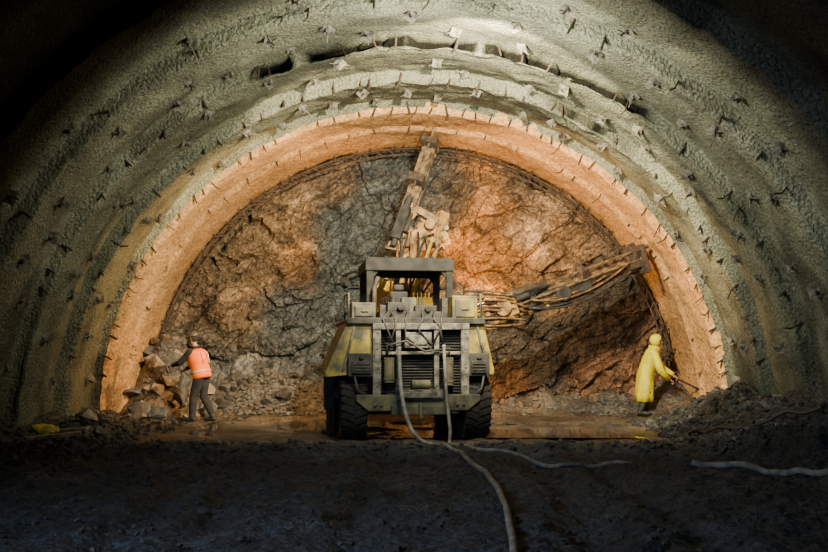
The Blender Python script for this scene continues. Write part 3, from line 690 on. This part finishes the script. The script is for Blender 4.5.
# ---------------- people ----------------
V=Vector
def person_body(J,name,region,voxel=0.009,fat=1.0):
    b=B()
    def tb(pts,rs,seg=14): b.tube([J[p] if isinstance(p,str) else p for p in pts],rs,seg); [b.ball(J[p] if isinstance(p,str) else p,r,sub=2) for p,r in zip(pts,rs)]
    hip=J['hip']; up=(J['chest']-hip).normalized(); lat=J['lat']
    fwd=J['fwd']
    c0=hip-up*.08; rings=[]
    for f,rx,ry in ((0,.13,.10),(.12,.17,.125),(.35,.15,.11),(.55,.165,.12),(.78,.185,.12),(.92,.15,.095),(1.0,.08,.07)):
        rings.append((c0.lerp(J['neckb'],f),rx*fat,ry*fat,lat,fwd))
    b.loft(rings,20)
    tb(['neckb','head0'],[.058,.055])
    hc=J['headc']; hu=(hc-J['head0']).normalized(); hf=J['hfwd']; hl=hf.cross(hu).normalized()
    R=Matrix((hl,hf,hu)).transposed()
    b.ball(hc+hu*.02,.1,(.78,.98,1.08),3,R); b.ball(hc-hu*.055+hf*.02,.075,(.82,.95,.95),2,R)
    b.ball(hc+hf*.1-hu*.015,.018,(.8,1.1,1.6),2,R); b.ball(hc+hf*.085-hu*.065,.022,(1.2,.6,.5),2,R)
    for s in (-1,1):
        b.ball(hc+hl*s*.083,.025,(.4,.8,1.2),2,R)
        b.ball(hc+hf*.082+hl*s*.034+hu*.015,.014,(1,.6,.7),1,R)
    for s in 'lr':
        tb(['sh'+s,'el'+s,'wr'+s],[.064*fat,.052*fat,.034*fat])
        tb(['hj'+s,'kn'+s,'an'+s],[.095*fat,.07*fat,.058*fat])
        an=J['an'+s]; ff=J['ff'+s]
        b.ball(an-V((0,0,.05)),.055,(1,1,.9),2)
        tb([an-V((0,0,.06))-ff*.03,an-V((0,0,.07))+ff*.12,an-V((0,0,.075))+ff*.19],[.048,.046,.038])
        wr=J['wr'+s]; hd=(J['hd'+s]-wr).normalized(); pn=J['pn'+s]; sd=hd.cross(pn).normalized()
        Rh=Matrix((sd,hd,pn)).transposed()
        pc=wr+hd*.055; b.ball(pc,.05,(.85,1.0,.42),2,Rh)
        for k,(off,ln) in enumerate(((-.032,.075),(-.011,.085),(.011,.08),(.031,.065))):
            a=wr+hd*.09+sd*off; c=a+hd*ln*.5+pn*.006; d=c+hd*ln*.22+pn*ln*.4; e=d-hd*ln*.15+pn*ln*.3
            b.tube([a-hd*.02,a,c,d,e],[.011,.0105,.010,.009,.008],8)
        a=wr+hd*.03-sd*.03; b.tube([a,a-sd*.028+hd*.025+pn*.01,a-sd*.03+hd*.055+pn*.03],[.013,.012,.009],8)
    bmesh.ops.recalc_face_normals(b.bm,faces=b.bm.faces[:])
    me=bpy.data.meshes.new(name); b.bm.to_mesh(me); b.bm.free()
    o=bpy.data.objects.new(name,me); COL.objects.link(o)
    rm=o.modifiers.new('r','REMESH'); rm.mode='VOXEL'; rm.voxel_size=voxel
    s_=o.modifiers.new('s','SMOOTH'); s_.iterations=3; s_.factor=.5
    dg=bpy.context.evaluated_depsgraph_get(); me2=bpy.data.meshes.new_from_object(o.evaluated_get(dg)); o.modifiers.clear(); o.data=me2
    me2.materials.clear()
    ms=['cloth','jean','boot','skin','hair','coat']
    for k in ms: me2.materials.append(M[k])
    for p in me2.polygons:
        p.use_smooth=True; p.material_index=ms.index(region(p.center))
    return o
def J_make(base,fdir,lean,H=1.75,legs=None,arms=None,headp=0.0,lf=.1):
    f=V(fdir).normalized(); l=V((0,0,1)).cross(f).normalized(); k=H/1.75
    P=lambda a,b_,c: V(base)+f*a*k+l*b_*k+V((0,0,c*k))
    J={}
    J['hip']=P(0,0,.93); lx=math.sin(lean);lz=math.cos(lean)
    up=(f*lx+V((0,0,lz))).normalized()
    J['up']=up;J['lat']=-l; J['fwd']=(f*lz-V((0,0,lx)))
    J['chest']=J['hip']+up*.33*k; J['neckb']=J['hip']+up*.54*k
    hu=(up*.7+V((0,0,.5))+f*(.12+headp)).normalized()
    J['head0']=J['neckb']+hu*.08*k; J['headc']=J['neckb']+hu*.20*k
    J['hfwd']=(f-hu*f.dot(hu)).normalized()
    shp=J['hip']+up*.47*k
    for s,sg in (('l',1),('r',-1)):
        J['sh'+s]=shp+l*sg*.20*k
        J['hj'+s]=J['hip']+l*sg*.09*k-V((0,0,.04))
        (ka,kb,kc),(aa,ab,ac)=legs[s]
        J['kn'+s]=P(ka,kb,kc);J['an'+s]=P(aa,ab,ac); J['ff'+s]=f
        e,w,h=arms[s]; J['el'+s]=P(*e);J['wr'+s]=P(*w);J['hd'+s]=P(*h)
        hd=(J['hd'+s]-J['wr'+s]).normalized(); pn=V((0,0,-1))-hd*hd.dot(V((0,0,-1))); 
        if pn.length<.2: pn=f
        J['pn'+s]=pn.normalized()
    return J,f,l,P
bx,by=-4.22,17.9; bz=gh(bx,by)
J,f,l,P=J_make((bx,by,bz),(-1,.4,0),.28,1.76,
 legs={'l':((.12,.11,.50),(.14,.12,.12)),'r':((.03,-.10,.50),(-.18,-.12,.12))},
 arms={'l':((.34,.25,1.17),(.56,.18,1.12),(.66,.16,1.1)),'r':((.28,-.27,1.18),(.50,-.18,1.04),(.60,-.15,.98))})
person=bpy.data.objects.new('person',None); COL.objects.link(person); person.location=(bx,by,bz)
tag(person,'worker in orange high-visibility vest leaning forward with arms out','person')
def localize(o):
    o.parent=person_cur; o.matrix_parent_inverse=Matrix.Translation(-person_cur.location)
person_cur=person
def reg1(c):
    if (c-J['headc']).length<.17 and (c-J['neckb']).dot((J['headc']-J['neckb']).normalized())>.05:
        hu=(J['headc']-J['neckb']).normalized(); d=c-J['headc']
        if d.dot(hu)>.03 or (d.dot(J['hfwd'])<-.01 and d.dot(hu)>-.07): return 'hair'
        return 'skin'
    for s in 'lr':
        if (c-J['wr'+s]).dot((J['hd'+s]-J['wr'+s]).normalized())>0.0 and (c-J['wr'+s]).length<.25: return 'skin'
    z=c.z-bz
    if z<.16: return 'boot'
    if (c-J['hip']).dot(J['up'])<.03 and z<1.0: return 'jean'
    return 'cloth'
o=person_body(J,'body',reg1,fat=1.16); localize(o)
def vest_loft(J,extra,f0,f1,nm,m,k=1.0):
    b=B(); rings=[]
    up=J['up']; c0=J['hip']-up*.08; Lt=J['neckb']-c0
    prof=((0,.15,.12),(.12,.185,.14),(.35,.17,.13),(.55,.185,.14),(.78,.205,.14),(.90,.19,.12),(.97,.11,.09))
    def at(f_):
        for (a,rx,ry),(b2,rx2,ry2) in zip(prof,prof[1:]):
            if a<=f_<=b2:
                t=(f_-a)/(b2-a); return rx+(rx2-rx)*t,ry+(ry2-ry)*t
        return prof[-1][1:]
    n=14
    for i in range(n+1):
        f_=f0+(f1-f0)*i/n; rx,ry=at(f_); w=.006*math.sin(i*1.7)
        rings.append((c0+Lt*f_,rx*1.12+extra+w,ry*1.12+extra+w,J['lat'],J['fwd']))
    b.loft(rings,28,cap=False); o=b.done(nm,m,smooth=True); so=o.modifiers.new('s','SOLIDIFY'); so.thickness=.008; return o
o=vest_loft(J,.02,.0,.97,'safety_vest',M['vest']); localize(o)
for a in (.2,):
    o2=vest_loft(J,.032,a,a+.05,'reflective_band',M['refl']); localize(o2)
for s in (-1,1):
    for fs_ in (-1,1):
        b=B(); b.tube([J['hip']+J['up']*u+J['lat']*s*.09+J['fwd']*fs_*(ry+.02) for u,ry in ((.2,.155),(.33,.168),(.42,.158),(.47,.115))],.013,6)
        o=b.done('reflective_strap',M['refl'],smooth=True); localize(o)
hc=J['headc'];hu=(hc-J['neckb']).normalized();hf=J['hfwd'];hl=hf.cross(hu)
b=B(); b.loft([(hc+hu*(.045+h),r*1.0,r*1.18,hl,hf) for h,r in ((0,.112),(.03,.11),(.06,.098),(.085,.075),(.1,.04),(.104,.01))],20)
b.loft([(hc+hu*.04+hf*.02,.125,.155,hl,hf),(hc+hu*.052+hf*.02,.12,.15,hl,hf)],20)
o=b.done('hard_hat',M['helmet'],smooth=False,bevel=.004); localize(o)

# worker 2 : yellow raincoat
bx2,by2=4.96,19.3; bz2=gh(bx2,by2)
J2,f2,l2,P2=J_make((bx2,by2,bz2),(1,-.25,0),.36,1.72,
 legs={'l':((.08,.10,.50),(.02,.12,.12)),'r':((.06,-.10,.50),(-.10,-.12,.12))},
 arms={'l':((.36,.22,1.02),(.58,.12,.88),(.66,.08,.83)),'r':((.32,-.24,.98),(.48,-.14,.80),(.56,-.10,.75))},headp=-.05)
p2=bpy.data.objects.new('person',None); COL.objects.link(p2); p2.location=(bx2,by2,bz2)
tag(p2,'worker in long yellow hooded raincoat bending over a shovel','person')
person_cur=p2
def reg2(c):
    J=J2
    if (c-J['headc']).length<.17 and (c-J['neckb']).dot((J['headc']-J['neckb']).normalized())>.05:
        return 'skin'
    for s in 'lr':
        if (c-J['wr'+s]).dot((J['hd'+s]-J['wr'+s]).normalized())>0.0 and (c-J['wr'+s]).length<.25: return 'skin'
    z=c.z-bz2
    if z<.36: return 'boot'
    if z<.8: return 'jean'
    return 'coat'
o=person_body(J2,'body',reg2); localize(o)
b=B(); up=J2['up']; hip=J2['hip']; rings=[]
down=V((0,0,-1))
lat=J2['lat'];fw=J2['fwd'];fh=f2
for i,(c,rx,ry) in enumerate(((hip+down*.62-fh*.02,.205,.185),(hip+down*.45-fh*.02,.21,.19),(hip+down*.25-fh*.01,.21,.19),(hip+down*.05,.21,.18),(hip+up*.12,.205,.17),(hip+up*.28,.22,.175),(hip+up*.40,.23,.165),(hip+up*.48,.20,.145),(hip+up*.54,.10,.09))):
    rings.append((c,rx,ry,lat,fh if i<4 else fw))
b.loft(rings,36,cap=False)
for v in b.bm.verts:
    a=math.atan2((v.co-hip).dot(fh),(v.co-hip).dot(lat)); w=max(0,min(1,(hip.z+.1-v.co.z)/.6)); v.co+=((v.co-hip)*V((1,1,0))).normalized()*.016*w*math.sin(a*7+1.5*math.sin(v.co.z*6))
o=b.done('raincoat',M['coat'],smooth=True); so=o.modifiers.new('s','SOLIDIFY'); so.thickness=.008; localize(o)
for s in 'lr':
    b=B(); b.tube([J2['sh'+s]-V((0,0,.0)),J2['el'+s],J2['wr'+s]],[.09,.078,.062],14); b.ball(J2['sh'+s],.09,sub=2); b.ball(J2['el'+s],.077,sub=2); o=b.done('raincoat_sleeve',M['coat'],smooth=True); localize(o)
hc=J2['headc'];hu=(hc-J2['neckb']).normalized();hf=J2['hfwd'];hl=hf.cross(hu)
b=B(); Rm=Matrix((hl,hf,hu)).transposed(); b.ball(hc+hu*.005-hf*.02,.136,(.9,1.0,1.0),3,Rm)
dele=[v for v in b.bm.verts if (v.co-hc).dot(hf)>.08]; bmesh.ops.delete(b.bm,geom=dele,context='VERTS')
b.tube([J2['neckb']-up*.04,J2['head0']-hf*.01],[.14,.12],18,False)
o=b.done('raincoat_hood',M['coat'],smooth=True); so=o.modifiers.new('s','SOLIDIFY'); so.thickness=.008; localize(o)
h1=J2['wrl']+(J2['hdl']-J2['wrl']).normalized()*.09+V((0,0,-.03))
t=V((.9,.1,-.42)).normalized()
b=B(); e=h1+t*.50; b.cyl(h1-t*.40,e,.02,seg=10)
b.beam(e,e+t*.26,.22,.014,(.3,0,1)); b.tube([h1-t*.40+V((0,-.06,0)),h1-t*.40+V((0,.06,0))],.015,8); b.cyl(e-t*.1,e+t*.06,.024,seg=10)
b.done('shovel',M['hoseb'],bevel=.002,label='dark steel shovel held by the worker in the raincoat',cat='shovel')

# ---------------- lights ----------------
def area(nm,loc,aim,size,power,col,sy=None,spread=180):
    l=bpy.data.lights.new(nm,'AREA'); l.size=size; l.energy=power; l.color=col; l.spread=math.radians(spread)
    o=bpy.data.objects.new(nm,l); COL.objects.link(o); o.location=loc; o.rotation_euler=Vector(aim).to_track_quat('-Z','Y').to_euler(); return o
def spot(nm,loc,aim,power,col,ang=160,blend=.15,rad=.08):
    l=bpy.data.lights.new(nm,'SPOT'); l.energy=power; l.color=col; l.spot_size=math.radians(ang); l.spot_blend=blend; l.shadow_soft_size=rad
    o=bpy.data.objects.new(nm,l); COL.objects.link(o); o.location=loc; o.rotation_euler=Vector(aim).to_track_quat('-Z','Y').to_euler(); return o
area('unseen_lining_light',(0.5,11.0,4.2),(.05,1,.30),1.0,440,(1,.95,.72))  # unseen light without fixture, added in mid-air to brighten the lining
spot('crown_floodlight',(.9,11.6,5.55),(0,8,-2.2),5000,(1,.82,.52),92,.25,.04)
for i,l_ in enumerate(LP):
    p=RMX@(Vector((l_[0],l_[1],l_[2]))+Vector(l_[3]).normalized()*.2)
    spot('work_light',p,(-.8 if i==0 else 1.0,1,0.02),750,(1,.55,.20),150,.4,.08)
area('dim_fill',(-5,2.5,3.0),(1,1.0,-.55),1.5,120,(.66,.80,1.0),spread=90)
w=bpy.data.worlds.new('World'); scene.world=w; w.use_nodes=True
w.node_tree.nodes['Background'].inputs[0].default_value=(.5,.6,.8,1); w.node_tree.nodes['Background'].inputs[1].default_value=.004
# ---------------- camera ----------------
cam=bpy.data.cameras.new('Camera'); co=bpy.data.objects.new('Camera',cam); COL.objects.link(co)
co.location=(0,0,CH); co.rotation_euler=(math.radians(90),0,0)
cam.sensor_width=36; cam.lens=36*F/828; cam.shift_y=(HY-276)/828; cam.clip_end=200
scene.camera=co
